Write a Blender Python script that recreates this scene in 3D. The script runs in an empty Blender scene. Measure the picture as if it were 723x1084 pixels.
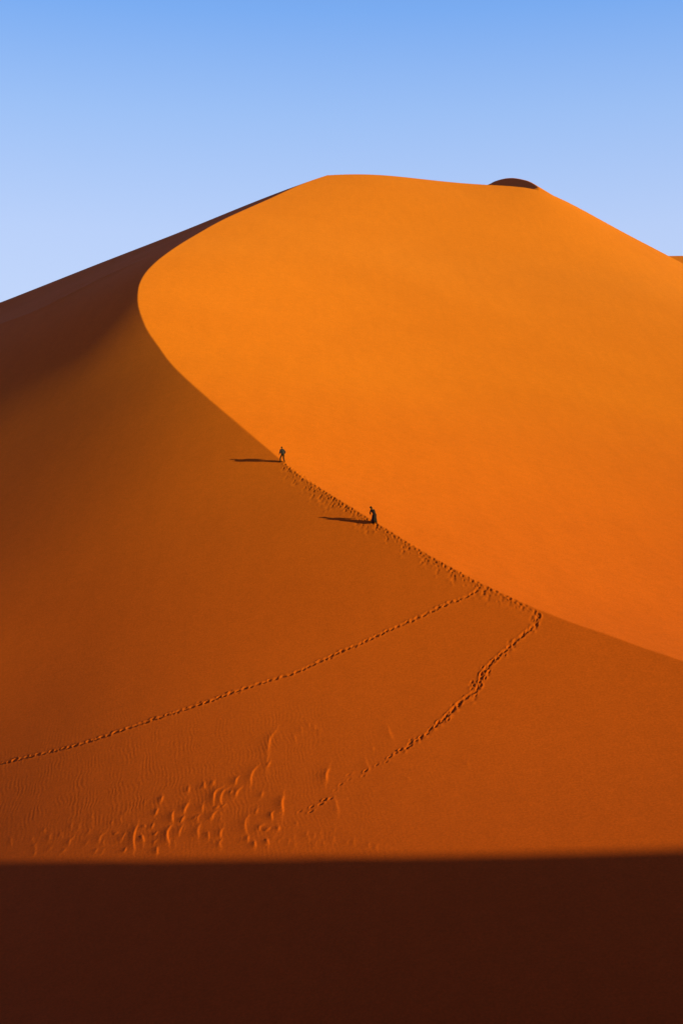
import bpy, bmesh, math, random
import numpy as np
from mathutils import Vector, Matrix

# ---------------------------------------------------------------- camera, sky, sun, exposure
scene = bpy.context.scene
col = scene.collection
CAM_FOV = 2*math.atan(542.0/1500.0)
cam_data = bpy.data.cameras.new('camera'); cam = bpy.data.objects.new('camera', cam_data); col.objects.link(cam)
cam_data.sensor_fit = 'VERTICAL'; cam_data.angle = CAM_FOV
cam_data.clip_start = .1; cam_data.clip_end = 20000
cam.location = (0, 0, 0); cam.rotation_euler = (math.radians(94.0), 0, 0)
scene.camera = cam

SUN_EL_DEG, SUN_AZ_DEG = 8.0, -33.0        # elevation, angle from +X (negative = on the viewer's side)
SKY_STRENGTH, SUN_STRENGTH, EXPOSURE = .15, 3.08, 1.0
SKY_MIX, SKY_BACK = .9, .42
SKY_RAMP = [(0.0, (.66, .72, .90, 1)), (.14, (.62, .70, .93, 1)), (.26, (.50, .63, .95, 1)), (.335, (.34, .53, .93, 1)), (.40, (.19, .41, .90, 1)), (.52, (.10, .17, .42, 1)), (.68, (.055, .050, .13, 1)), (1.0, (.035, .024, .06, 1))]   # clear evening sky by height above the horizon, as it looks at this exposure; the unseen top is dimmed and tinted to deepen shade
world = bpy.data.worlds.new('World'); scene.world = world; world.use_nodes = True
wn = world.node_tree; wn.nodes.clear()
sky = wn.nodes.new('ShaderNodeTexSky'); sky.sky_type = 'NISHITA'; sky.sun_disc = False
sky.sun_elevation = math.radians(SUN_EL_DEG); sky.sun_rotation = math.radians(90-SUN_AZ_DEG)
sky.altitude = 900; sky.air_density = 1.0; sky.dust_density = .6; sky.ozone_density = 2.0
hs = wn.nodes.new('ShaderNodeHueSaturation'); hs.inputs['Saturation'].default_value = 1.0
bg = wn.nodes.new('ShaderNodeBackground'); bg.inputs['Strength'].default_value = SKY_STRENGTH
wo = wn.nodes.new('ShaderNodeOutputWorld')
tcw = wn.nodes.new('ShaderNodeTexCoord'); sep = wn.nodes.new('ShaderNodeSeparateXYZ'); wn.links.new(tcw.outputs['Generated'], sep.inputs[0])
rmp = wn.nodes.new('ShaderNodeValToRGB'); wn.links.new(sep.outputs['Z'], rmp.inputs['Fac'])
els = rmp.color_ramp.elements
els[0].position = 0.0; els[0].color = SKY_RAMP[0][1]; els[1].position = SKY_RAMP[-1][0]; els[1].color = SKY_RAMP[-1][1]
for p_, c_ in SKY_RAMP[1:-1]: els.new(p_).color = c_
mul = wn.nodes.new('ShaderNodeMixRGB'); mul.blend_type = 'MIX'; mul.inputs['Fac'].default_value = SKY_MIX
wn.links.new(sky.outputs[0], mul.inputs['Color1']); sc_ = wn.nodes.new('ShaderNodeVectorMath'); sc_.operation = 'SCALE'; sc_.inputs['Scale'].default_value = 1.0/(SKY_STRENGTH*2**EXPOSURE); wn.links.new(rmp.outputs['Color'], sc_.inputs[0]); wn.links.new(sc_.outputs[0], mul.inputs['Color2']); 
# the half of the sky behind the viewer is dimmed to deepen the shade on the sand
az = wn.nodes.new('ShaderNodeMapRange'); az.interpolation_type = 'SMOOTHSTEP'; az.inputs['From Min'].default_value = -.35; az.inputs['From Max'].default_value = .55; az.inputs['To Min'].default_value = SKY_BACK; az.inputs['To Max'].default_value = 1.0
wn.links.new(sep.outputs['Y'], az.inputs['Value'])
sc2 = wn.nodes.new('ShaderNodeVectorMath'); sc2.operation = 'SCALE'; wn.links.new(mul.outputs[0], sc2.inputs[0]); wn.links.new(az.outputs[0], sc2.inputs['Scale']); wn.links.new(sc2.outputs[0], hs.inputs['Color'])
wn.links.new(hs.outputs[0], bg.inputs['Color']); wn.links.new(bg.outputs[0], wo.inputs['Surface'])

sd = bpy.data.lights.new('sun', 'SUN'); sd.energy = SUN_STRENGTH; sd.angle = math.radians(.32); sd.color = (1.0, .97, .10)
sun = bpy.data.objects.new('sun', sd); col.objects.link(sun)
_e, _a = math.radians(SUN_EL_DEG), math.radians(SUN_AZ_DEG)
SUN_DIR = Vector((math.cos(_e)*math.cos(_a), math.cos(_e)*math.sin(_a), math.sin(_e)))
sun.rotation_euler = SUN_DIR.to_track_quat('Z', 'Y').to_euler(); sun.location = SUN_DIR*400
vs = scene.view_settings
vs.view_transform = 'Standard'; vs.look = 'None'; vs.gamma = 1.0; vs.use_curve_mapping = False; vs.exposure = EXPOSURE
scene.cycles.max_bounces = 6; scene.cycles.diffuse_bounces = 4

# ---------------------------------------------------------------- look-and-size numbers
DENS = 1.0
RIDGE_BACK = 12.0
SAND_A = [(0., (.63, .092, .014, 1)), (.25, (.61, .103, .012, 1)), (.38, (.61, .117, .012, 1)), (.6, (.61, .140, .014, 1)), (1., (.60, .152, .024, 1))]
SAND_B = [(0., (.66, .098, .015, 1)), (.25, (.64, .110, .013, 1)), (.38, (.64, .124, .013, 1)), (.6, (.64, .150, .015, 1)), (1., (.63, .162, .027, 1))]
PRINT_D, PRINT_S = .72, .88
GRAIN, RIPPLE, CREASE_H = .010, .0048, 1.2
PERSON_A, PERSON_B = 1.06, 1.04
# ---------------------------------------------------------------- camera / sun numbers
W0, H0, FPX = 723.0, 1084.0, 1500.0
PITCH = math.radians(4.0)
SUN_EL = math.radians(8.0)
SUN_AZ = math.radians(-33.0)          # angle of the sun from +X, negative = towards the viewer's side
SH = np.array([math.cos(SUN_AZ), math.sin(SUN_AZ)])
TAN_E = math.tan(SUN_EL)

def pray(px, py):
    """direction of a sight line scaled to unit y"""
    u = (np.asarray(px, float)-W0/2)/FPX; v = (H0/2-np.asarray(py, float))/FPX
    y = math.cos(PITCH)-v*math.sin(PITCH); z = math.sin(PITCH)+v*math.cos(PITCH)
    return u/y, z/y
def proj(x, y, z):
    c, s = math.cos(PITCH), math.sin(PITCH)
    f = y*c+z*s; up = -y*s+z*c
    return W0/2+FPX*x/f, H0/2-FPX*up/f

# ---------------------------------------------------------------- survey points: (px, py, distance north)
CREST = [(1300,850,90),(1060,805,101),(860,747,111),(790,724,115),(723,700,119),(640,672,124),(570,648,129),(500,613,135),(448,584,141),(395,552,148),
 (345,520,156),(298,487,166),(268,461,173),(240,437,181),(215,416,189),(196,399,196),(171,371,209),(154,343,222),(146,320,234),
 (149,299,247),(158,285,257),(170,274,266),(183,264,274),(200,253.2,286),(232,234.7,305),(260,222,321),(290,208.5,339),(320,194.8,356),(334,189.4,363),(344,186.5,368)]
SKY_L = [(-700,640,260),(-420,500,315),(-250,425,340),(-120,369,355),(-60,343.5,362),(0,320.5,368),(28,310,370),(55,299.5,371),(83,288.5,372),(110.6,277.6,372),(138,266.6,372),(166,255.6,371),(185,248.2,370),
 (205,240,370),(232,228.6,369),(260,217.2,369),(293,204.3,369),(330,191,369),(344,186.4,369)]
SKY_R = [(344,186.6,369),(353,184.9,371),(366,184.0,373),(385,183.9,374),(430,188,378),(470,192,381),(514,196.3,384),(545,198.4,386),(560,199,386),(572,199.8,386),(605,217,385),(640,235.5,384),(690,262.3,382),(710,272,381),(760,300,380),(860,352,374),(1000,420,362),(1300,540,330)]
# reddish sunlit side left of the crest: wanted incidence (0 = grazing) at pixels of the slope
SH_L = [(723,760,.215),(640,850,.20),(500,700,.215),(500,850,.17),(395,620,.215),(350,750,.19),(300,560,.21),(250,850,.12),(200,600,.16),(220,700,.16),
 (160,480,.09),(120,600,.11),(100,750,.08),(60,850,.045),(30,600,.06),(30,750,.05),(60,480,.04),(150,400,.04),(110,380,.015),(40,420,.02),(20,385,-.005),(0,340,-.06),(8,328,-.05),(28,320,-.05),(55,309,-.05),(83,298,-.05),(110,287,-.05),(138,275.5,-.05),(166,264,-.05),(8,323,-.05),(28,314,-.05),(55,304,-.05),(83,293,-.05),(110,282,-.05),(138,271,-.05),(190,250,-.06),(215,239,-.07),(-60,365,-.06),(-110,385,-.05),(-100,420,-.03),(0,500,.03),
 (100,310,-.07),(60,350,-.035),(60,380,-.005),(130,340,-.03),(180,262,-.09),(250,224,-.11),(-100,500,-.01),(-200,700,.0),(800,800,.23),(900,850,.20),(250,480,.16),(60,540,.06)]
SH_R = [(350,480,.51),(450,400,.51),(450,560,.51),(300,350,.54),(250,300,.55),(350,230,.54),(500,300,.52),(600,400,.51),(650,550,.50),(700,650,.49),(650,300,.50),(560,220,.51),(800,500,.47),(200,300,.55),(900,500,.43),(700,450,.51),(580,600,.50),(400,280,.53)]

LAM = .6
X0, Y0, HS, NX, NY = -330.0, 30.0, 11.0, 68, 48     # spline lattice
def _b(t):
    return np.stack([(1-t)**3, 3*t**3-6*t**2+4, -3*t**3+3*t**2+3*t+1, t**3], -1)/6
def _db(t):
    return np.stack([-(1-t)**2, 3*t**2-4*t, -3*t**2+2*t+1, t**2], -1)/2
def _w(x, o, n):
    q = (np.asarray(x, float)-o)/HS
    i = np.clip(np.floor(q).astype(int), 0, n-4); t = q-i
    return i, t
def sp_eval(C, x, y, grad=False):
    shp = np.shape(x); x = np.ravel(x); y = np.ravel(y)
    xm = X0+(NX-3)*HS-1e-3; ym = Y0+(NY-3)*HS-1e-3
    xc = np.clip(x, X0, xm); yc = np.clip(y, Y0, ym)
    i, t = _w(xc, X0, NX); j, s = _w(yc, Y0, NY)
    bx, by = _b(t), _b(s); dx, dy = _db(t)/HS, _db(s)/HS
    z = np.zeros(x.size); gx = np.zeros(x.size); gy = np.zeros(x.size)
    for a in range(4):
        for b in range(4):
            c = C[i+a, j+b]
            z += c*bx[:, a]*by[:, b]; gx += c*dx[:, a]*by[:, b]; gy += c*bx[:, a]*dy[:, b]
    z = z+gx*(x-xc)+gy*(y-yc)
    if grad: return z.reshape(shp), gx.reshape(shp), gy.reshape(shp)
    return z.reshape(shp)

class Fit:
    """small least-squares fit of the spline lattice, solved as a block-tridiagonal system"""
    def __init__(s): s.I, s.V, s.r = [], [], []
    def _row(s, x, y, w, g, fx=1.0, kx=0.0, ky=0.0):
        i, t = _w([x], X0, NX); j, u = _w([y], Y0, NY)
        bx, by = _b(t)[0], _b(u)[0]; dx, dy = _db(t)[0]/HS, _db(u)[0]/HS
        m = fx*np.outer(bx, by)+kx*np.outer(dx, by)+ky*np.outer(bx, dy)
        s.I.append(((i[0]+np.arange(4))[:, None]*NY+(j[0]+np.arange(4))[None]).ravel())
        s.V.append(m.ravel()*w); s.r.append(g*w)
    def val(s, x, y, z, w): s._row(x, y, w, z)
    def slope(s, x, y, kx, ky, g, w): s._row(x, y, w, g, 0., kx, ky)
    def solve(s, lam):
        n = NX*NY; B = 4*NY; nb = NX//4
        N = np.eye(n)*1e-9; q = np.zeros(n)
        I = np.array(s.I); V = np.array(s.V)
        np.add.at(N, (I[:, :, None], I[:, None, :]), V[:, :, None]*V[:, None, :])
        np.add.at(q, I, V*np.array(s.r)[:, None])
        G = np.arange(n).reshape(NX, NY); r2 = math.sqrt(2)
        for idx, cf in (([G[:-2], G[1:-1], G[2:]], [1, -2, 1]), ([G[:, :-2], G[:, 1:-1], G[:, 2:]], [1, -2, 1]),
                        ([G[:-1, :-1], G[1:, :-1], G[:-1, 1:], G[1:, 1:]], [r2, -r2, -r2, r2])):
            for p, cp in zip(idx, cf):
                for t, ct in zip(idx, cf): np.add.at(N, (p.ravel(), t.ravel()), lam*lam*cp*ct)
        D, R = [], []
        for k in range(nb):
            a = slice(k*B, (k+1)*B); d = N[a, a].copy(); r = q[a].copy()
            if k:
                p = slice((k-1)*B, k*B); L = N[a, p]; X = np.linalg.solve(D[-1], np.column_stack([N[p, a], R[-1]]))
                d -= L@X[:, :B]; r -= L@X[:, B]
            D.append(d); R.append(r)
        x = [None]*nb
        for k in range(nb-1, -1, -1):
            r = R[k]
            if k < nb-1: r = r-N[k*B:(k+1)*B, (k+1)*B:(k+2)*B]@x[k+1]
            x[k] = np.linalg.solve(D[k], r)
        return np.concatenate(x).reshape(NX, NY)

def pts3(L):
    out = []
    for px, py, d in L:
        kx, kz = pray(px, py); out.append((kx*d, d, kz*d))
    return np.array(out)
def dense(P, n=12):
    """centripetal-ish Catmull-Rom through the points"""
    P = np.asarray(P, float); Q = []
    E = np.vstack([2*P[0]-P[1], P, 2*P[-1]-P[-2]])
    for k in range(1, len(E)-2):
        p0, p1, p2, p3 = E[k-1:k+3]
        for t in np.arange(n)/n:
            Q.append(.5*((2*p1)+(-p0+p2)*t+(2*p0-5*p1+4*p2-p3)*t*t+(-p0+3*p1-3*p2+p3)*t**3))
    Q.append(P[-1]); return np.array(Q)

def build_sheets(iters=3):
    CR = dense(CREST, 5); C3 = pts3(CR)
    L3 = pts3(dense(SKY_L, 3)); R3 = pts3(dense(SKY_R, 3))
    Bk = None
    CL = CRr = None
    tan2 = np.gradient(C3[:, :2], axis=0); tan2 /= np.linalg.norm(tan2, axis=1)[:, None]
    nrmL = np.stack([-tan2[:, 1], tan2[:, 0]], 1)     # left of the travel direction (travel runs up the crest)
    for it in range(iters):
        f = Fit(); g = Fit()
        for p in C3: f.val(*p, 3.0); g.val(*p, 3.0)
        for p in L3:
            f.val(*p, 3.0)
            if -100 < p[0] < -40: f.slope(p[0], p[1], -SH[0], -SH[1], -.18, 20.)
        for p in R3: g.val(*p, 4.0)
        # foot of the slope where the far shade begins
        for px in range(-400, 1300, 60):
            k, kz = pray(px, 906); d = 95.0
            if px > 760: continue
            f.val(k*d, d, kz*d, .8 if px > 380 else .1)
            k, kz = pray(px, 1084); d = 80.0; f.val(k*d, d, kz*d, .25 if px > 380 else .05)
        for (LS, F, C, w) in ((SH_L, f, CL, 26.), (SH_R, g, CRr, 26.)):
            for px, py, T in LS:
                if C is None:
                    d = np.interp(py, [190, 320, 550, 700, 906], [370, 290, 165, 125, 93])
                else:
                    d = ray_sheet(C, px, py)
                k, kz = pray(px, py); x, y = k*d, d
                if C is None: nz = .87
                else:
                    _, gx, gy = sp_eval(C, x, y, True); nz = 1/math.sqrt(1+float(gx)**2+float(gy)**2)
                # n.s = nz*(cosE*(-h.G)+sinE)  ->  -h.G = (T/nz - sinE)/cosE
                tgt = (T/nz-math.sin(SUN_EL))/math.cos(SUN_EL)
                F.slope(x, y, -SH[0], -SH[1], tgt, w)
        # lit bowl: keeps falling to the right beyond the frame
        for x in range(60, 330, 34):
            for y in range(100, 360, 34):
                g.slope(x, y, 1, 0, -.22, 3.)
                g.slope(x, y, 0, 1, .30, 1.5)
        for x in range(-300, -60, 34):
            for y in range(110, 300, 34):
                f.slope(x, y, 1, 0, .25, 3.); f.slope(x, y, 0, 1, .22, 1.5)
        # keep the two sheets apart on either side of the crest
        for p, n in zip(C3[::3], nrmL[::3]):
            for d in (12, 26):
                q = p[:2]+n*d
                if CL is not None:
                    g.val(q[0], q[1], float(sp_eval(CL, q[0], q[1]))+.32*d, .08)
                q = p[:2]-n*d
                if CRr is not None:
                    f.val(q[0], q[1], float(sp_eval(CRr, q[0], q[1]))+.32*d, .08)
            if CL is not None and p[1] > 200:
                for d in (50, 80, 120, 170):
                    q = p[:2]+n*d
                    if q[1] < 400: g.val(q[0], q[1], float(sp_eval(CL, q[0], q[1]))+9+.12*d, .06)
        CL = f.solve(LAM); CRr = g.solve(LAM)
    # lee side behind the skyline
    b = Fit()
    for p in np.vstack([L3, R3[1:]]):
        b.val(*p, 4.0); b.slope(p[0], p[1], 0, 1, -.42, 20.)
        for d in (40, 80): b.slope(p[0], min(p[1]+d, 530), 0, 1, -.42, 6.); b.slope(p[0], p[1]-d, 0, 1, -.42, 6.)
    CB = b.solve(1.0)
    return CL, CRr, CB, C3

def ray_sheet(C, px, py, lo=60., hi=420.):
    k, kz = pray(px, py)
    d = np.linspace(lo, hi, 721); z = sp_eval(C, k*d, d)
    s = z-kz*d; i = np.argmax(s > 0)
    if i == 0: return 300. if s[0] <= 0 else 93.
    return d[i-1]+(d[i]-d[i-1])*(-s[i-1])/(s[i]-s[i-1])

# ---------------------------------------------------------------- the dune as a height function of the ground plan
CLc, CRc, CBc, CREST3 = build_sheets()

# shaded slip face on top of the summit: a plane ending at a curved ridge
CAPG = np.array([.46, .40]); CAPP = np.array([54.0, 387.0])
_kx, _kz = pray(571, 199.5); CAPZ = _kz*CAPP[1]+.05
def cap_ray(px, py):
    k, kz = pray(px, py); k = float(k); kz = float(kz)
    # z0 + G.(k y - X, y - Y) = kz y
    return np.array([k, 1.])*((CAPZ-CAPG@CAPP)/(kz-CAPG@np.array([k, 1.])))
CAPR = np.array([cap_ray(px, py) for px, py in dense([(498,204),(514,196.6),(527,190.6),(541,188.2),(556,190.6),(565,194.6),(572,199.8)], 6)])
CAPR = np.vstack([CAPR, CAPR[-1]+np.array([3., -12.])])
def poly_signed(P, x, y, foot=False):
    """distance to polyline, negative on its right-hand side, seen along its direction"""
    best = np.full(np.shape(x), 1e9); sgn = np.ones(np.shape(x)); near = np.zeros(np.shape(x)+(2,))
    for a, b in zip(P[:-1], P[1:]):
        d = b-a; L = float(d@d)+1e-12
        t = np.clip(((x-a[0])*d[0]+(y-a[1])*d[1])/L, 0, 1)
        ex = x-a[0]-t*d[0]; ey = y-a[1]-t*d[1]; q = np.hypot(ex, ey)
        s = np.where(d[0]*(y-a[1])-d[1]*(x-a[0]) >= 0, 1., -1.)
        m = q < best-1e-7
        best = np.where(m, q, best); sgn = np.where(m, s, sgn)
        near[..., 0] = np.where(m, a[0]+t*d[0], near[..., 0]); near[..., 1] = np.where(m, a[1]+t*d[1], near[..., 1])
    return (best*sgn, near) if foot else best*sgn
def cap_height(x, y):
    z = CAPZ+CAPG[0]*(x-CAPP[0])+CAPG[1]*(y-CAPP[1])
    d, nr = poly_signed(CAPR, x, y, True)           # beyond the ridge = left of its direction
    zr = CAPZ+CAPG[0]*(nr[..., 0]-CAPP[0])+CAPG[1]*(nr[..., 1]-CAPP[1])
    z = np.where(d > 0, zr-.62*d, z)-1.6*np.maximum(387.0-y, 0)
    return z

FLOOR = -26.0
def smax(a, b, w):
    h = np.clip(.5+.5*(a-b)/w, 0, 1)
    return b*(1-h)+a*h+w*h*(1-h)

def crease_line():
    out = []
    for px, py in dense([(-120,392),(-60,371),(0,349),(28,339),(55,327),(83,311.6),(111,296.4),(138,282.6),(155,275),(177,263.5),(196,253.5)], 3):
        d = ray_sheet(CLc, px, py, 180., 420.); k, kz = pray(px, py); out.append((float(k)*d, d))
    return np.array(out)
CREASE = crease_line()

def sheet_right(x, y):
    """the sunlit bowl, with the small wobbles that nick its edge"""
    w = .018*np.sin(.83*x+.31*y)*np.sin(.29*y-.2*x+1)+.016*np.sin(.33*x-.27*y+2)*np.sin(.11*y)+.008*np.sin(1.9*x+1.3*y)*np.sin(.9*y)
    return sp_eval(CRc, x, y)+w*np.exp(-((y-150)/150)**2)
def height(x, y, base_only=False):
    x = np.asarray(x, float); y = np.asarray(y, float)
    zl = sp_eval(CLc, x, y); zr = sheet_right(x, y); zb = sp_eval(CBc, x, y)
    # a faint secondary crease high on the shaded flank
    m = (x < 0) & (y > 180) & (y < 420) & (x > -180)
    if m.any():
        add = np.zeros(x.shape)
        d = poly_signed(CREASE, x[m], y[m])
        fade = np.clip((y[m]-225)/40, 0, 1)*np.clip((x[m]+180)/60, 0, 1)
        add[m] = np.where(d > 0, CREASE_H*np.exp(-d/7.0), CREASE_H*np.exp(d/14.0))*fade*np.clip((375-y[m])/40, 0, 1)*np.clip((-34-x[m])/22, 0, 1)
        zl = zl+add
    z = np.minimum(np.minimum(zl, zr), zb)
    # long low undulations
    z = z+.10*np.sin(x*.055+y*.021+1.0)*np.sin(y*.043-x*.013)
    # a further ridge that shows past the right shoulder
    _k, kz = pray(716, 270.6)
    q = float(kz)*450+.012*(x-107)-.5*np.abs(y-450)-.45*np.maximum(98-x, 0)
    z = np.maximum(z, q)
    m = (y > 380) & (y < 470) & (x > 0) & (x < 90)
    if m.any():
        z = z.copy(); z[m] = np.maximum(z[m], cap_height(x[m], y[m]))
    return smax(z, np.full(z.shape, FLOOR)+.5*np.sin(x*.02)*np.sin(y*.017), 3.0)

def hit(px, py, lo=70., hi=440.):
    """where a sight line meets the ground, found by marching"""
    k, kz = pray(px, py); d = np.linspace(lo, hi, 1851); z = height(k*d, d); s = z-kz*d
    i = int(np.argmax(s > 0)); 
    if i == 0: return None
    y = d[i-1]+(d[i]-d[i-1])*(-s[i-1])/(s[i]-s[i-1])
    return np.array([float(k)*y, y])
def gz(x, y): return float(height(np.array([x]), np.array([y]))[0])

# ---------------------------------------------------------------- tessellation: fine where the picture is close, coarse outside
def steps(*segs):
    out = [segs[0][0]]
    for a, b, s in segs:
        n = max(1, int(round((b-a)/s))); out += list(a+(b-a)*(np.arange(1, n+1)/n))
    return np.array(out)
YR = steps((34, 70, 1.2), (70, 88, .3), (88, 172, DENS*.12), (172, 300, .3), (300, 372, .4), (372, 400, .25), (400, 470, .6), (470, 620, 6.0))
KR = steps((-5, -2, .15), (-2, -1, .03), (-1, -.5, .008), (-.5, -.27, .003), (-.27, .27, DENS*.0005), (.27, .5, .003), (.5, 1, .008), (1, 2, .03), (2, 5, .15))
NK, NYR = len(KR), len(YR)
GY = np.repeat(YR[None], NK, 0); GX = KR[:, None]*GY
# snap one row per column exactly on the crest, so that the edge stays crisp
S = sp_eval(CLc, GX, GY)-sheet_right(GX, GY)
ch = (S[:, 1:]*S[:, :-1] < 0) & (GY[:, 1:] > 86) & (GY[:, 1:] < 372) & (np.abs(KR)[:, None] < .5)
ii, jj = np.nonzero(ch)
t = S[ii, jj]/(S[ii, jj]-S[ii, jj+1])
ystar = YR[jj]+(YR[jj+1]-YR[jj])*t
tj = np.where(t < .5, jj, jj+1)
GY[ii, tj] = ystar
GX = KR[:, None]*GY
GZ = height(GX, GY)
BASEZ = GZ.copy()

rng = random.Random(7)
def window(x, y, r):
    """index block of the mesh around a plan position"""
    k = x/y; j0, j1 = np.searchsorted(YR, [y-r, y+r]); i0, i1 = np.searchsorted(KR, [k-r/y*1.1, k+r/y*1.1])
    return slice(max(i0-1, 0), i1+1), slice(max(j0-1, 0), j1+1)

def footprint(x, y, ux, uy, depth=.11, ln=.19, wd=.095):
    depth *= PRINT_D; ln *= PRINT_S; wd *= PRINT_S
    si, sj = window(x, y, .75)
    dx = GX[si, sj]-x; dy = GY[si, sj]-y
    a = (dx*ux+dy*uy)/ln; b = (-dx*uy+dy*ux)/wd; q = a*a+b*b
    GZ[si, sj] += -depth*np.exp(-q*.9)+.42*depth*np.exp(-((np.sqrt(q)-1.85)/.55)**2)
def slide(x, y, gx, gy, L, amp, w):
    """sand that slid down the slope from a print: a shallow tongue with a raised toe"""
    n = math.hypot(gx, gy)+1e-6; ux, uy = -gx/n, -gy/n
    si, sj = window(x+ux*L/2, y+uy*L/2, L+.5)
    dx = GX[si, sj]-x; dy = GY[si, sj]-y
    a = (dx*ux+dy*uy); b = (-dx*uy+dy*ux)/w
    prof = -amp*np.exp(-((a-.4*L)/(.42*L))**2)+.7*amp*np.exp(-((a-1.05*L)/(.2*L+.06))**2)
    GZ[si, sj] += prof*np.exp(-b*b)

def grad_at(x, y):
    e = .5; z = height(np.array([x+e, x-e, x, x]), np.array([y, y, y+e, y-e]))
    return (z[0]-z[1])/(2*e), (z[2]-z[3])/(2*e)

def trail(pix, step, spread, depth, slides=0., scatter=0., size=1.0, skip=0.):
    P = [hit(px, py) for px, py in dense(pix, 6)]
    P = np.array([p for p in P if p is not None])
    seg = np.hypot(*np.diff(P, axis=0).T); cum = np.concatenate([[0], np.cumsum(seg)])
    s = 0.; side = 1
    while s < cum[-1]:
        x = np.interp(s, cum, P[:, 0]); y = np.interp(s, cum, P[:, 1])
        x2 = np.interp(s+.3, cum, P[:, 0]); y2 = np.interp(s+.3, cum, P[:, 1])
        x1 = np.interp(s-.3, cum, P[:, 0]); y1 = np.interp(s-.3, cum, P[:, 1])
        n = math.hypot(x2-x1, y2-y1)+1e-9; ux, uy = (x2-x1)/n, (y2-y1)/n
        off = side*spread+rng.gauss(0, scatter)
        fx, fy = x-uy*off+rng.gauss(0, .04), y+ux*off+rng.gauss(0, .04)
        if rng.random() >= skip:
            a = rng.gauss(0, .2); vx, vy = ux*math.cos(a)-uy*math.sin(a), ux*math.sin(a)+uy*math.cos(a)
            footprint(fx, fy, vx, vy, depth*rng.choice((.55, .8, 1., 1.15))*rng.uniform(.8, 1.2), .19*size*rng.uniform(.85, 1.2), .095*size*rng.uniform(.85, 1.2))
            if rng.random() < slides:
                gx, gy = grad_at(fx, fy); slide(fx, fy, gx, gy, rng.uniform(.5, 1.2), depth*rng.uniform(.3, .6), rng.uniform(.12, .2))
        side = -side; s += step*rng.uniform(.85, 1.15)

# the climb up the crest: just on the shaded side of the edge, from the junction up to the upper walker
EDGE = [(570,649.5),(545,636),(520,624.5),(500,614.5),(470,598.5),(448,586),(420,569),(396,554),(370,538),(345,522),(322,505),(300,490)]
trail(EDGE, .60, .07, .12, slides=.15, size=.95)
trail([(x-1.5, y+2.6) for x, y in EDGE], .66, .10, .09, slides=.35, scatter=.08, size=.85, skip=.1)
trail([(x-3, y+6.5) for x, y in EDGE[0:8]], .75, .12, .07, slides=.5, scatter=.22, size=.8, skip=.35)
trail([(x-3, y+6) for x, y in EDGE[7:]], .80, .12, .07, slides=.9, scatter=.18, size=.8, skip=.3)
# long trail crossing the slope from the lower left up to the crest
LONG = [(-60,824),(0,809),(40,799),(75,791),(110,780),(150,766),(190,753),(220,743),(250,732),(280,722),(310,713),(335,702),(365,688),(385,680),(410,668),(440,655),(470,641),(495,631),(508,622)]
def groove(pix, depth, w):
    """the scuffed furrow that joins the prints of a trail, with low banks"""
    P = np.array([p for p in (hit(px, py) for px, py in dense(pix, 3)) if p is not None])
    for a, b in zip(P[:-1], P[1:]):
        n = max(1, int(math.hypot(*(b-a))/.12))
        for t in np.arange(n)/n:
            c = a+(b-a)*t; dd = depth*(.75+.5*math.sin(7*c[0]+3*c[1])*math.sin(2.3*c[0]-1.7*c[1]))*rng.uniform(.8, 1.2)
            si, sj = window(c[0], c[1], w*3); q = ((GX[si, sj]-c[0])**2+(GY[si, sj]-c[1])**2)/(w*w)
            GR[si, sj] = np.minimum(GR[si, sj], -dd*np.exp(-q)); GB[si, sj] = np.maximum(GB[si, sj], .5*dd*np.exp(-(np.sqrt(q)-1.7)**2/.35))
GR = np.zeros(GZ.shape); GB = np.zeros(GZ.shape)
groove(LONG, .045, .16)
trail(LONG, .56, .10, .12, size=.95)
trail(LONG[5:], .66, .16, .07, scatter=.10, size=.8, skip=.35)
# second trail, leaving the crest further right and fading out down the slope
SEC = [(570,653),(566,661),(556,670),(545,679),(533,690),(522,700),(514,708),(509,718),(506,729),(495,737),(483,747),(474,757),(463,766),(450,777),(437,786),(422,796)]
groove(SEC[:13], .045, .16)
trail(SEC, .54, .10, .12, slides=.15, size=.95)
trail(SEC[:11], .6, .20, .08, slides=.25, scatter=.14, size=.85, skip=.25)
trail([(524,697),(517,704),(512,711),(509,720),(507,727)], .5, .28, .10, slides=.6, scatter=.3)
trail([(494,740),(480,752),(468,763),(452,777),(436,788),(422,798)], .7, .35, .07, scatter=.25, size=.9, skip=.2)
trail([(420,798),(412,803),(398,811),(385,818),(370,826)], .6, .15, .08, scatter=.2, skip=.15, size=.9)
trail([(370,826),(350,838),(335,848)], .7, .15, .05, scatter=.2, skip=.3, size=.9)
trail([(350,845),(338,850),(328,856),(318,861)], .5, .15, .09, scatter=.15)

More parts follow.
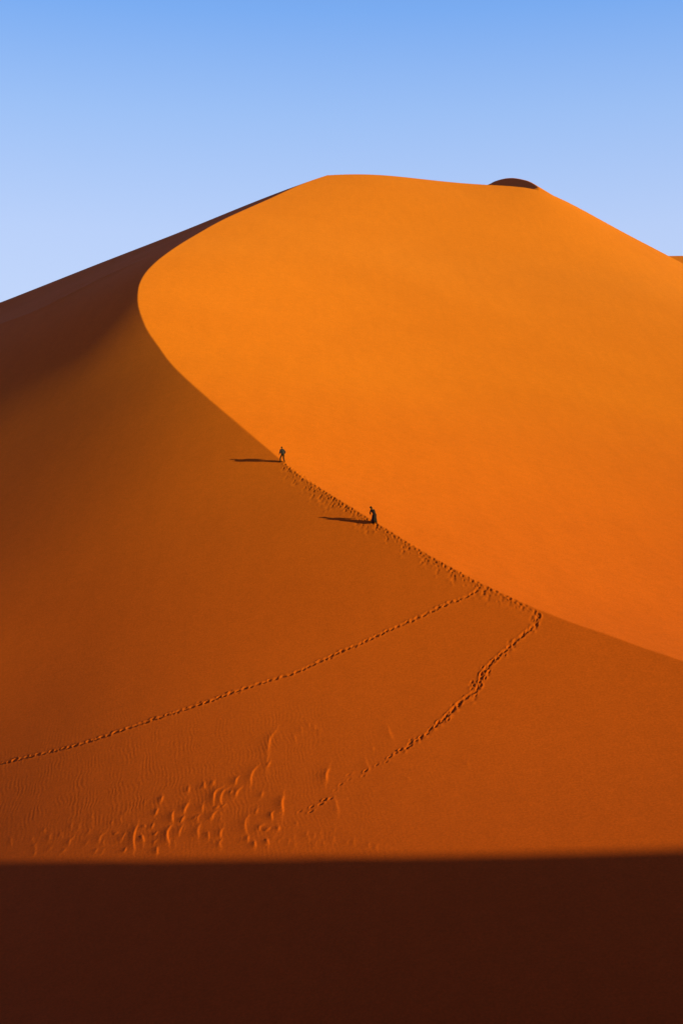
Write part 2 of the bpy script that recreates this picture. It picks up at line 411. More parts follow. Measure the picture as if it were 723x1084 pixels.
# small wind-cut scarps on the lower slope: each a curved step whose steep side catches the sun
SCARPS = [  # (pixel polyline of the bright edge), height in metres
 [(293,772),(286,781),(284,790),(283,800)], [(286,792),(283,803),(282,814),(283,820)], [(286,806),(282,813)], [(275,809),(268,816),(265,824),(265,831)],
 [(254,821),(250,825),(249,831)], [(256,833),(251,838),(249,844)], [(236,833),(228,838),(226,845),(226,853)], [(242,834),(236,838),(233,846),(234,853)],
 [(246,836),(243,842)], [(232,853),(227,857)], [(239,851),(235,855)], [(216,848),(214,856),(214,861)], [(230,858),(225,863),(224,868)], [(213,861),(209,866),(210,871)],
 [(222,864),(223,869)], [(208,864),(205,869)], [(200,849),(196,856),(194,862)], [(195,864),(191,871)], [(194,873),(190,880),(189,886)], [(184,858),(182,864),(183,872)],
 [(181,874),(177,881),(177,888),(179,894)], [(212,872),(209,879),(210,888)], [(236,876),(233,882),(233,888)], [(235,888),(232,893),(234,898)], [(220,880),(221,889)],
 [(167,856),(164,864)], [(163,871),(160,878)], [(167,880),(163,886)], [(167,888),(162,894)], [(166,896),(166,905)], [(152,873),(154,877)], [(150,884),(152,892)],
 [(146,872),(142,882),(141,890),(142,901)], [(134,880),(130,887),(129,892)], [(126,881),(120,884)], [(112,881),(106,886),(105,893)], [(78,886),(74,890),(73,895)],
 [(95,889),(90,895)], [(110,899),(107,905)], [(103,898),(100,904)], [(70,898),(66,903)], [(55,896),(51,901)], [(38,900),(36,906)], [(134,897),(131,903)],
 [(264,862),(260,868),(259,876),(261,884)], [(273,855),(270,862)], [(278,838),(276,845)], [(300,842),(298,850),(299,862)], [(291,858),(287,862),(288,868)],
 [(281,872),(275,875),(274,880)], [(286,876),(281,880)], [(295,874),(294,880)], [(282,888),(284,895)], [(262,884),(262,892)], [(269,890),(270,898)],
 [(348,813),(345,820),(345,829)], [(343,826),(343,831)], [(354,845),(356,853),(358,862)], [(355,876),(353,880)], [(333,882),(332,888)], [(326,884),(327,891)],
 [(312,890),(311,896)], [(311,776),(313,786)], [(352,886),(352,892)], [(410,768),(412,776),(416,784)], [(386,803),(388,810),(391,815)], [(430,822),(433,826)],
 [(493,806),(496,811)], [(394,790),(395,795)], [(326,764),(328,772)], [(332,766),(334,774)], [(338,770),(339,777)], [(318,768),(320,775)],
 [(200,832),(199,840)], [(216,828),(216,836)], [(226,826),(225,833)], [(172,842),(170,850)], [(120,868),(117,874)], [(84,874),(82,880)],
]
SC = np.zeros(GZ.shape)
def scarp(pix, h, wf=.16, wb=.4):
    P = [hit(px, py) for px, py in dense(pix, 4)]
    P = np.array([p for p in P if p is not None])
    if len(P) < 2: return
    c = P.mean(0); R = np.abs(P-c).max()+wb*2.2
    si, sj = window(c[0], c[1], R)
    X = GX[si, sj]; Y = GY[si, sj]
    d = poly_signed(P, X, Y)
    # fade at both ends
    best = np.full(X.shape, 1e9); tt = np.zeros(X.shape); L = np.concatenate([[0], np.cumsum(np.hypot(*np.diff(P, axis=0).T))]); L /= L[-1]
    for n in range(len(P)):
        q = np.hypot(X-P[n, 0], Y-P[n, 1]); m = q < best; best = np.where(m, q, best); tt = np.where(m, L[n], tt)
    fade = np.sin(np.pi*np.clip(tt*.86+.07, 0, 1))**.8
    # travelling down the picture the left-hand side is the sunny (right-hand) side
    prof = np.where(d > 0, np.exp(-(d/wf)**2), np.exp(d/wb))
    end = np.exp(-np.maximum(best-np.abs(d), 0)**2/.08)
    SC[si, sj] = np.maximum(SC[si, sj], h*prof*fade*end)
for s in SCARPS:
    L = sum(math.hypot(b[0]-a[0], b[1]-a[1]) for a, b in zip(s[:-1], s[1:]))
    faint = s[0][0] > 300 and s[0] != (348,813) or s[0][0] < 125 or s[0][1] < 800 and s[0] != (293,772)
    scarp(s, (.026 if faint else .048)*min(1.4, .65+L/25.)*rng.uniform(.6, 1.15)*(.85 if faint else 1.15), .105, .32 if L < 12 else .52)
# scattered fainter ones through the same belt
for _ in range(70):
    t_ = rng.random(); px = 20+t_*360+rng.gauss(0, 18); py = 897-55*math.sin(max(0, min(1, t_))*math.pi)*rng.random()-rng.random()*10
    L = rng.uniform(4, 10); scarp([(px, py), (px-rng.uniform(0, 3), py+L*.5), (px-rng.uniform(-1, 3), py+L)], rng.uniform(.010, .018), .09, .25)
GZ += SC
GZ += GR+GB*(GR > -.012)

# broad irregular relief inside the wind-worked belt
# mask for the fine wind ripples (0..1), stored per vertex
PXg, PYg = proj(GX, np.maximum(GY, 1), BASEZ)
def blob(cx, cy, rx, ry): return np.exp(-((PXg-cx)/rx)**2-((PYg-cy)/ry)**2)
RM = np.clip(1.1*blob(190, 810, 150, 60)+.8*blob(60, 850, 110, 50)+.7*blob(320, 775, 60, 25)+.6*blob(300, 880, 120, 40)+.22*blob(480, 820, 160, 60), 0, 1)
RM *= (BASEZ < 40)

def grid_mesh(name, X, Y, Z, mask=None):
    n, m = X.shape
    me = bpy.data.meshes.new(name)
    V = np.stack([X, Y, Z], -1).reshape(-1, 3).astype(np.float32)
    I = np.arange(n*m).reshape(n, m)
    F = np.stack([I[:-1, :-1], I[1:, :-1], I[1:, 1:], I[:-1, 1:]], -1).reshape(-1).astype(np.int32)
    nf = (n-1)*(m-1)
    me.vertices.add(n*m); me.vertices.foreach_set('co', V.ravel())
    me.loops.add(nf*4); me.loops.foreach_set('vertex_index', F)
    me.polygons.add(nf); me.polygons.foreach_set('loop_start', (np.arange(nf)*4).astype(np.int32)); me.polygons.foreach_set('loop_total', np.full(nf, 4, np.int32))
    me.polygons.foreach_set('use_smooth', np.ones(nf, bool))
    if mask is not None:
        at = me.attributes.new('ripple', 'FLOAT', 'POINT'); at.data.foreach_set('value', mask.ravel().astype(np.float32))
    me.update(calc_edges=True); me.validate()
    return me

# ---------------------------------------------------------------- materials
class NT:
    def __init__(s, name):
        s.m = bpy.data.materials.new(name); s.m.use_nodes = True; s.t = s.m.node_tree; s.t.nodes.clear()
        s.out = s.n('ShaderNodeOutputMaterial'); s.b = s.n('ShaderNodeBsdfPrincipled'); s.l(s.b.outputs[0], s.out.inputs['Surface'])
    def n(s, t, **k):
        q = s.t.nodes.new(t)
        for a, v in k.items(): setattr(q, a, v)
        return q
    def l(s, a, b): s.t.links.new(a, b)
def sand_material(name, ripples):
    g = NT(name)
    tc = g.n('ShaderNodeNewGeometry')
    def noise(scale, detail=4., rough=.5, sc=None):
        n = g.n('ShaderNodeTexNoise'); n.inputs['Scale'].default_value = scale; n.inputs['Detail'].default_value = detail; n.inputs['Roughness'].default_value = rough
        if sc:
            mp = g.n('ShaderNodeMapping'); mp.inputs['Scale'].default_value = sc; g.l(tc.outputs['Position'], mp.inputs['Vector']); g.l(mp.outputs[0], n.inputs['Vector'])
        else: g.l(tc.outputs['Position'], n.inputs['Vector'])
        return n
    big = noise(.03, 5., .55); mid = noise(.9, 6., .6); fine = noise(5.5, 3., .6)
    # redder low, golden high: hues of shade and sun put into the sand colour
    hx = g.n('ShaderNodeSeparateXYZ'); g.l(tc.outputs['Position'], hx.inputs[0])
    hr = g.n('ShaderNodeMapRange'); hr.inputs['From Min'].default_value = -25; hr.inputs['From Max'].default_value = 75; g.l(hx.outputs['Z'], hr.inputs['Value'])
    def graded(stops):
        r = g.n('ShaderNodeValToRGB'); e = r.color_ramp.elements; e[0].position, e[0].color = stops[0]; e[1].position, e[1].color = stops[-1]
        for p, c in stops[1:-1]: e.new(p).color = c
        g.l(hr.outputs[0], r.inputs['Fac']); return r
    mixa = g.n('ShaderNodeMixRGB', blend_type='MIX')
    g.l(graded(SAND_A).outputs['Color'], mixa.inputs['Color1']); g.l(graded(SAND_B).outputs['Color'], mixa.inputs['Color2'])
    mr = g.n('ShaderNodeMapRange'); mr.inputs['From Min'].default_value = .35; mr.inputs['From Max'].default_value = .65
    g.l(big.outputs['Fac'], mr.inputs['Value']); g.l(mr.outputs[0], mixa.inputs['Fac'])
    def speck(src, lo, hi, prev):
        m = g.n('ShaderNodeMapRange'); m.inputs['From Min'].default_value = .3; m.inputs['From Max'].default_value = .7; m.inputs['To Min'].default_value = lo; m.inputs['To Max'].default_value = hi
        g.l(src.outputs['Fac'], m.inputs['Value'])
        x = g.n('ShaderNodeMixRGB', blend_type='MULTIPLY'); x.inputs['Fac'].default_value = 1.; g.l(prev, x.inputs['Color1']); g.l(m.outputs[0], x.inputs['Color2'])
        return x.outputs[0]
    strk = noise(.35, 4., .6, (1.6, .25, .25)); c = speck(mid, .965, 1.035, mixa.outputs[0]); c = speck(strk, .975, 1.025, c); c = speck(fine, .89, 1.11, c)
    g.l(c, g.b.inputs['Base Color'])
    g.b.inputs['Roughness'].default_value = 1.0; g.b.inputs['Specular IOR Level'].default_value = .08
    g.b.inputs['Diffuse Roughness'].default_value = .6
    # bumps: grain and, in the wind-worked belt, ripples
    b1 = g.n('ShaderNodeBump'); b1.inputs['Strength'].default_value = 1.; b1.inputs['Distance'].default_value = GRAIN
    hh = noise(3.2, 5., .65); g.l(hh.outputs['Fac'], b1.inputs['Height'])
    last = b1
    if ripples:
        at = g.n('ShaderNodeAttribute', attribute_name='ripple')
        dist = noise(.28, 3., .55)
        mp = g.n('ShaderNodeMapping'); mp.inputs['Rotation'].default_value = (0, 0, math.radians(-8)); g.l(tc.outputs['Position'], mp.inputs['Vector'])
        va = g.n('ShaderNodeVectorMath', operation='SCALE'); va.inputs['Scale'].default_value = 1.3; g.l(dist.outputs['Color'], va.inputs[0])
        vb = g.n('ShaderNodeVectorMath', operation='ADD'); g.l(mp.outputs[0], vb.inputs[0]); g.l(va.outputs[0], vb.inputs[1])
        wv = g.n('ShaderNodeTexWave', wave_type='BANDS', bands_direction='X', wave_profile='SIN'); wv.inputs['Scale'].default_value = 1.0; wv.inputs['Distortion'].default_value = 1.0
        wv.inputs['Detail'].default_value = 2.; wv.inputs['Detail Scale'].default_value = .5
        g.l(vb.outputs[0], wv.inputs['Vector'])
        pat = noise(.5, 3., .6, (1.5, .6, 1.)); pm = g.n('ShaderNodeMapRange'); pm.inputs['From Min'].default_value = .42; pm.inputs['From Max'].default_value = .62; g.l(pat.outputs['Fac'], pm.inputs['Value'])
        m1 = g.n('ShaderNodeMath', operation='MULTIPLY'); g.l(at.outputs['Fac'], m1.inputs[0]); g.l(pm.outputs[0], m1.inputs[1])
        b2 = g.n('ShaderNodeBump'); b2.inputs['Distance'].default_value = RIPPLE; g.l(m1.outputs[0], b2.inputs['Strength']); g.l(wv.outputs['Fac'], b2.inputs['Height']); g.l(b1.outputs[0], b2.inputs['Normal'])
        last = b2
    g.l(last.outputs[0], g.b.inputs['Normal'])
    return g.m
SAND = sand_material('dune_sand', True); SAND_PLAIN = sand_material('plain_sand', False)

def put(name, me, mat, parent=None):
    o = bpy.data.objects.new(name, me); col.objects.link(o)
    if mat is not None: me.materials.append(mat)
    if parent is not None: o.parent = parent
    return o
def structure(o): o['kind'] = 'structure'; return o

structure(put('sand_dune', grid_mesh('sand_dune', GX, GY, GZ, RM), SAND))

# ---------------------------------------------------------------- desert floor to the horizon, and the dune under the viewer whose ridge shades the foot
def geo(a, b, n): return np.concatenate([-np.geomspace(b, a, n), [0], np.geomspace(a, b, n)])
fx, fy = np.meshgrid(geo(40, 9000, 34), geo(40, 9000, 34), indexing='ij')
rr = np.hypot(fx, fy-200)
fz = np.full(fx.shape, FLOOR-1.2)+np.clip((rr-900)/1500, 0, 1)*(14*np.sin(fx*.0021+1)*np.sin(fy*.0017)+5*np.sin(fx*.006)*np.sin(fy*.005+2))
structure(put('desert_ground', grid_mesh('desert_ground', fx, fy, fz), SAND_PLAIN))

# the ridge follows from the shade edge: one step from each edge point towards the sun
RP = []
for px, py in ((-250,917),(-120,916),(0,914.2),(60,912.8),(120,911.8),(180,910),(270,909),(330,906.6),(390,907),(450,905.8),(523,904.6),(580,903),(640,901.3),(690,899.6),(723,898),(850,893),(1000,886)):
    q = hit(px, py)
    if q is None: continue
    z = gz(*q); lam = (q[1]+RIDGE_BACK)/(-SUN_DIR.y)
    RP.append((q[0]+SUN_DIR.x*lam, q[1]+SUN_DIR.y*lam, z+SUN_DIR.z*lam))
RP = np.array(sorted(RP)); print('ridge', RP.round(1).tolist(), 'solid angle check')
xs = np.concatenate([[-220, -120, -40, 0, 60, 110], RP[:, 0], RP[-1, 0]+np.array([60, 140, 240])])
zs = np.concatenate([[-12, -4, 1.5, 2.9, 6, 10], RP[:, 2], RP[-1, 2]+np.array([-3, -10, -22])])
ord_ = np.argsort(xs); xs, zs = xs[ord_], zs[ord_]
gx1 = np.arange(-230, 430, 1.5); gy1 = steps((-110, -RIDGE_BACK, 2.), (-RIDGE_BACK, 20, 1.), (20, 62, 2.))
fx, fy = np.meshgrid(gx1, gy1, indexing='ij')
ridge = np.interp(fx, xs, zs)
fl = .36+.16*np.clip((fx-60)/80, 0, 1)
d = fy+RIDGE_BACK
fz = ridge-np.where(d > 0, fl*d, -.42*d)
fz = np.maximum(fz, FLOOR-2.5)
o = structure(put('foreground_dune', grid_mesh('foreground_dune', fx, fy, fz), SAND_PLAIN))
print('ground at viewer', np.interp(0, xs, zs)-.36*RIDGE_BACK)

# ---------------------------------------------------------------- the two walkers
def cloth(name, c, rough=.9, scale=14., var=.25, sheen=0.):
    g = NT(name); n = g.n('ShaderNodeTexNoise'); n.inputs['Scale'].default_value = scale; n.inputs['Detail'].default_value = 4.
    tc = g.n('ShaderNodeTexCoord'); g.l(tc.outputs['Object'], n.inputs['Vector'])
    r = g.n('ShaderNodeMixRGB'); r.inputs['Color1'].default_value = (*[v*(1-var) for v in c], 1); r.inputs['Color2'].default_value = (*[min(1, v*(1+var)) for v in c], 1)
    g.l(n.outputs['Fac'], r.inputs['Fac']); g.l(r.outputs[0], g.b.inputs['Base Color']); g.b.inputs['Roughness'].default_value = rough
    g.b.inputs['Specular IOR Level'].default_value = .2
    bp = g.n('ShaderNodeBump'); bp.inputs['Distance'].default_value = .01; bp.inputs['Strength'].default_value = .6; g.l(n.outputs['Fac'], bp.inputs['Height']); g.l(bp.outputs[0], g.b.inputs['Normal'])
    return g.m
SKIN = cloth('skin', (.22, .11, .07), .6, 20, .1); EYE = cloth('eye', (.02, .015, .012), .3, 5, .05)
M_JACKET = cloth('grey_blue_jacket', (.024, .018, .060)); M_TROUSER = cloth('dark_trousers', (.020, .010, .020)); M_SHOE = cloth('shoe_leather', (.02, .013, .01))
M_ROBE = cloth('dark_robe', (.016, .007, .024)); M_SCARF = cloth('dark_headscarf', (.014, .012, .014)); M_HAIR = cloth('dark_hair', (.008, .006, .005))

def skin_mesh(name, verts, edges, radii, root=0, sub=2):
    """grow one surface round a skeleton; returns plain mesh data"""
    me = bpy.data.meshes.new(name); me.from_pydata([tuple(v) for v in verts], edges, []); o = bpy.data.objects.new(name, me); col.objects.link(o)
    md = o.modifiers.new('s', 'SKIN'); md.use_smooth_shade = True
    lay = me.skin_vertices[0].data if me.skin_vertices else None
    if lay is None:
        bm = bmesh.new(); bm.from_mesh(me); bm.verts.layers.skin.verify(); bm.to_mesh(me); bm.free(); lay = me.skin_vertices[0].data
    for i, r in enumerate(radii):
        lay[i].radius = (r, r) if not isinstance(r, tuple) else r
        lay[i].use_root = (i == root)
    sb = o.modifiers.new('d', 'SUBSURF'); sb.levels = sub; sb.render_levels = sub
    dg = bpy.context.evaluated_depsgraph_get(); dg.update()
    out = bpy.data.meshes.new_from_object(o.evaluated_get(dg)); out.name = name
    bpy.data.objects.remove(o); bpy.data.meshes.remove(me)
    for p in out.polygons: p.use_smooth = True
    return out

class Sk:
    def __init__(s): s.v, s.e, s.r = [], [], []
    def chain(s, pts, rad, start=None):
        prev = start; ids = []
        for p, r in zip(pts, rad):
            s.v.append(Vector(p)); s.r.append(r); i = len(s.v)-1
            if prev is not None: s.e.append((prev, i))
            prev = i; ids.append(i)
        return ids

def head_bmesh(bm, base, up, fwd):
    """a head with brow, nose, mouth, chin and ears, in the same mesh as the body"""
    up = up.normalized(); right = fwd.cross(up).normalized(); fwd = up.cross(right).normalized()
    R = Matrix((right, fwd, up)).transposed()
    c = base+up*.115
    def ball(cx, cy, cz, sx, sy, sz, seg=14, ring=10, fn=None, mat=0):
        before = set(bm.faces)
        r = bmesh.ops.create_uvsphere(bm, u_segments=seg, v_segments=ring, radius=1)
        for v in r['verts']:
            p = Vector((v.co.x*sx, v.co.y*sy, v.co.z*sz))
            if fn: p = fn(p)
            v.co = c+R@(Vector((cx, cy, cz))+p)
        for f in set(bm.faces)-before: f.smooth = True; f.material_index = mat
    def skull(p):
        k = 1-.28*max(0, -p.z/.118)          # narrower jaw
        return Vector((p.x*k, p.y*(1-.12*max(0, -p.z/.118))+(.012 if p.z < -.04 and p.y > 0 else 0), p.z))
    ball(0, 0, 0, .078, .098, .118, 24, 18, skull)
    ball(0, .098, -.018, .014, .020, .026)                   # nose
    ball(0, .088, .020, .055, .014, .012)                    # brow
    ball(0, .083, -.062, .024, .010, .006); ball(0, .082, -.072, .020, .010, .006)    # lips
    for sx in (-1, 1):
        ball(sx*.078, -.008, -.008, .009, .020, .030)        # ears
        ball(sx*.031, .086, .000, .013, .010, .009, mat=1)   # eyes at half the head height
    return c, R

def hand(sk, wrist_id, wrist, d, palm_n, s):
    """palm and five separate, slightly curled fingers; d = direction of the hand, palm_n = palm normal"""
    d = d.normalized(); side = d.cross(palm_n).normalized()*s
    mid = wrist+d*.05
    pid = sk.chain([mid, wrist+d*.085], [(.030, .017), (.034, .015)], wrist_id)
    for k, (o, L) in enumerate(((-.030, .070), (-.010, .082), (.010, .086), (.029, .074))):
        b = wrist+d*.088+side*(-o); c = palm_n
        p1 = b+d*L*.40+c*.004; p2 = p1+d*L*.30+c*.016; p3 = p2+d*L*.22+c*.022
        sk.chain([b, p1, p2, p3], [.010, .0095, .009, .0075], pid[1])
    b = wrist+d*.035+side*.022
    sk.chain([b+side*.012, b+side*.030+d*.022+palm_n*.01, b+side*.040+d*.050+palm_n*.022], [.012, .011, .009], pid[0])

def limb_points(a, b, n=1): return [a+(b-a)*(k/(n+1)) for k in range(1, n+1)]

def build_body(J):
    """one continuous surface: pelvis -> spine -> neck, arms with hands, legs with feet, head"""
    sk = Sk()
    sp = sk.chain([J['pelvis'], J['belly'], J['chest'], J['collar'], J['neck'], J['head']], [(.135, .11), (.12, .10), (.15, .11), (.11, .08), .052, .055])
    for s, k in ((-1, 'l'), (1, 'r')):
        sh, el, wr = J['sh'+k], J['el'+k], J['wr'+k]
        a = sk.chain([sh, sh.lerp(el, .5), el, el.lerp(wr, .4), wr], [.056, .048, .040, .038, .026], sp[3])
        hand(sk, a[-1], wr, wr-el, J['palm'+k], s)
        hp, kn, an = J['hip'+k], J['kn'+k], J['an'+k]
        l = sk.chain([hp, hp.lerp(kn, .5), kn, kn.lerp(an, .35), an], [.092, .080, .058, .056, .038], sp[0])
        f = J['foot'+k]
        sk.chain([an+Vector((0, 0, -.045))-f*.03], [.035], l[-1]); sk.chain([an+f*.09+Vector((0, 0, -.045)), an+f*.17+Vector((0, 0, -.055))], [(.042, .032), (.036, .022)], l[-1])
    me = skin_mesh('body', sk.v, sk.e, sk.r)
    bm = bmesh.new(); bm.from_mesh(me)
    J['hc'], J['hR'] = head_bmesh(bm, J['head']-(J['head']-J['neck']).normalized()*.03, J['head']-J['neck'], J['face'])
    bm.to_mesh(me); bm.free(); return me

def shell(name, chains, root=0):
    sk = Sk(); ids = {}
    for key, start, pts, rad in chains:
        st = None if start is None else ids[start[0]][start[1]]
        ids[key] = sk.chain(pts, rad, st)
    return skin_mesh(name, sk.v, sk.e, sk.r, root)

def loft(name, rings, cap=True, n=20, folds=0., seed=1):
    """rings: (centre, x axis vector, y axis vector); folds grow towards the hem"""
    rr = random.Random(seed); ph = rr.uniform(0, 6)
    bm = bmesh.new(); R = []
    for k, (c, ax, ay) in enumerate(rings):
        t = k/(len(rings)-1); row = []
        for i in range(n):
            a = 2*math.pi*i/n; f = 1+folds*t*(math.sin(5*a+ph+t)+.6*math.sin(8*a+2*ph))
            row.append(bm.verts.new(c+ax*math.cos(a)*f+ay*math.sin(a)*f))
        R.append(row)
    for a, b in zip(R[:-1], R[1:]):
        for i in range(n): bm.faces.new((a[i], a[(i+1) % n], b[(i+1) % n], b[i]))
    if cap: bm.faces.new(R[0][::-1])
    # inward-turned hem gives the cloth a thickness
    last = R[-1]; c = rings[-1][0]; inner = [bm.verts.new(c+(v.co-c)*.92) for v in last]; up = [bm.verts.new(c+(v.co-c)*.90+(rings[-2][0]-c)*.8) for v in last]
    for i in range(n):
        bm.faces.new((last[i], last[(i+1) % n], inner[(i+1) % n], inner[i])); bm.faces.new((inner[i], inner[(i+1) % n], up[(i+1) % n], up[i]))
    for f in bm.faces: f.smooth = True
    bmesh.ops.recalc_face_normals(bm, faces=bm.faces)
    me = bpy.data.meshes.new(name); bm.to_mesh(me); bm.free(); return me

def trouser_mesh(J, f=1.0):
    """seat and two legs, one mesh"""
    V = Vector; bm = bmesh.new()
    def rings(cs):
        R = []
        for c, a, b in cs: R.append([bm.verts.new(c+V((math.cos(2*math.pi*i/20)*a*f, math.sin(2*math.pi*i/20)*b*f, 0))) for i in range(20)])
        for q, r in zip(R[:-1], R[1:]):
            for i in range(20): bm.faces.new((q[i], q[(i+1) % 20], r[(i+1) % 20], r[i]))
        bm.faces.new(R[0][::-1]); bm.faces.new(R[-1])
    pv = J['pelvis']
    rings([(pv+V((0, 0, .14)), .155, .12), (pv+V((0, 0, .06)), .175, .135), (pv+V((0, 0, -.02)), .185, .145), (pv+V((0, 0, -.09)), .165, .135)])
    for k in 'lr':
        hp, kn, an = J['hip'+k], J['kn'+k], J['an'+k]
        rings([(hp+V((0, 0, .06)), .08, .11), (hp, .100, .125), (hp.lerp(kn, .35), .098, .112), (hp.lerp(kn, .7), .088, .098), (kn, .082, .090), (kn.lerp(an, .3), .080, .086), (kn.lerp(an, .6), .076, .080), (kn.lerp(an, .86), .078, .082)])
    for q in bm.faces: q.smooth = True
    bmesh.ops.recalc_face_normals(bm, faces=bm.faces)
    me = bpy.data.meshes.new('trousers'); bm.to_mesh(me); bm.free(); return me

def wrap_scarf(name, J, thick=1.0, tail=True):
    bm = bmesh.new(); c, R = J['hc'], J['hR']
    def ball(o, s, fn=None, seg=20, ring=14):
        r = bmesh.ops.create_uvsphere(bm, u_segments=seg, v_segments=ring, radius=1)
        for v in r['verts']:
            p = Vector((v.co.x*s[0], v.co.y*s[1], v.co.z*s[2])); v.co = c+R@(Vector(o)+p)
    # cap above the brow, tilted back, and a wound roll round it
    ball((0, -.018, .045), (.094*thick, .108*thick, .088*thick))
    ball((0, -.045, -.02), (.086*thick, .075, .10))
    for t in range(3):
        m, n2 = 28, 8; rows = []
        tilt = Matrix.Rotation(math.radians(-14+9*t), 3, 'X')@Matrix.Rotation(math.radians(8*(t-1)), 3, 'Y')
        for i in range(m):
            a = 2*math.pi*i/m; ce = Vector((math.cos(a)*.084, math.sin(a)*.098, 0)); row = []
            for j in range(n2):
                b = 2*math.pi*j/n2; rad = .024*thick*(1+.15*math.sin(3*a+t))
                row.append(bm.verts.new(c+R@(Vector((0, -.012, .040+.022*t))+tilt@(ce*(1+rad*math.cos(b)/.09)+Vector((0, 0, rad*math.sin(b)))))))
            rows.append(row)
        for i in range(m):
            for j in range(n2): bm.faces.new((rows[i][j], rows[(i+1) % m][j], rows[(i+1) % m][(j+1) % n2], rows[i][(j+1) % n2]))
    # folds round the neck
    rows = []; m, n2 = 24, 8
    for i in range(m):
        a = 2*math.pi*i/m; row = []
        for j in range(n2):
            b = 2*math.pi*j/n2; rad = .034*(1+.2*math.sin(2*a))
            row.append(bm.verts.new(c+R@Vector((math.cos(a)*(.070+rad*math.cos(b)), -.01+math.sin(a)*(.080+rad*math.cos(b)), -.135+rad*math.sin(b)))))
        rows.append(row)
    for i in range(m):
        for j in range(n2): bm.faces.new((rows[i][j], rows[(i+1) % m][j], rows[(i+1) % m][(j+1) % n2], rows[i][(j+1) % n2]))
    for f in bm.faces: f.smooth = True
    bmesh.ops.recalc_face_normals(bm, faces=bm.faces)
    me = bpy.data.meshes.new(name); bm.to_mesh(me); bm.free(); return me

def hair_cap(J):
    bm = bmesh.new(); c, R = J['hc'], J['hR']
    r = bmesh.ops.create_uvsphere(bm, u_segments=24, v_segments=16, radius=1)
    for v in r['verts']:
        p = v.co.copy(); k = 1+.04*math.sin(9*p.x)*math.sin(7*p.y+3*p.z)
        q = Vector((p.x*.086*k, p.y*.104*k-.010, p.z*.112*k+.016))
        if p.y > .25 and p.z < .45: q = q*.80
        v.co = c+R@q
    for f in bm.faces: f.smooth = True
    me = bpy.data.meshes.new('hair'); bm.to_mesh(me); bm.free(); return me

def shoe(an, f):
    """boot: sole, toe and ankle in one mesh"""
    side = Vector((f.y, -f.x, 0)).normalized()
    bm = bmesh.new(); R = []
    prof = [(-.085, .030, .075), (-.07, .040, .10), (-.01, .042, .095), (.05, .044, .055), (.11, .048, .035), (.165, .042, .028), (.195, .022, .020)]
    for y, w, h in prof:
        row = []
        for i in range(12):
            a = 2*math.pi*i/12; x = math.cos(a)*w; z = math.sin(a); z = h*z if z > 0 else .018*z
            row.append(bm.verts.new(an+f*y+side*x+Vector((0, 0, -.075+max(z+.018, 0)))))
        R.append(row)
    for a, b in zip(R[:-1], R[1:]):
        for i in range(12): bm.faces.new((a[i], a[(i+1) % 12], b[(i+1) % 12], b[i]))
    bm.faces.new(R[0]); bm.faces.new(R[-1][::-1])
    T = []
    for z, r in ((-.03, .052), (.06, .050), (.11, .052)):
        T.append([bm.verts.new(an+side*math.cos(2*math.pi*i/12)*r+f*(math.sin(2*math.pi*i/12)*r*1.1-.005)+Vector((0, 0, z))) for i in range(12)])
    for a, b in zip(T[:-1], T[1:]):
        for i in range(12): bm.faces.new((a[i], a[(i+1) % 12], b[(i+1) % 12], b[i]))
    bm.faces.new(T[-1])
    for q in bm.faces: q.smooth = True
    bmesh.ops.recalc_face_normals(bm, faces=bm.faces)
    me = bpy.data.meshes.new('shoe'); bm.to_mesh(me); bm.free(); return me

def person(loc, fwd, label, cat, scale):
    e = bpy.data.objects.new('person', None); col.objects.link(e); e.empty_display_size = .3
    e.location = loc; e.rotation_euler = (0, 0, math.atan2(-fwd[0], fwd[1])); e.scale = (scale,)*3
    e['label'] = label; e['category'] = cat
    return e
def local_ground(loc, fwd, scale, x, y):
    """ground height under a local point"""
    r = (fwd[1], -fwd[0]); X = loc[0]+scale*(r[0]*x+fwd[0]*y); Y = loc[1]+scale*(r[1]*x+fwd[1]*y)
    return (gz(X, Y)-loc[2])/scale

def spot(px, py):
    q = hit(px, py); return q, gz(*q)
def uphill(px, py, px2, py2):
    a = hit(px, py); b = hit(px2, py2); v = b-a; return v/np.linalg.norm(v)

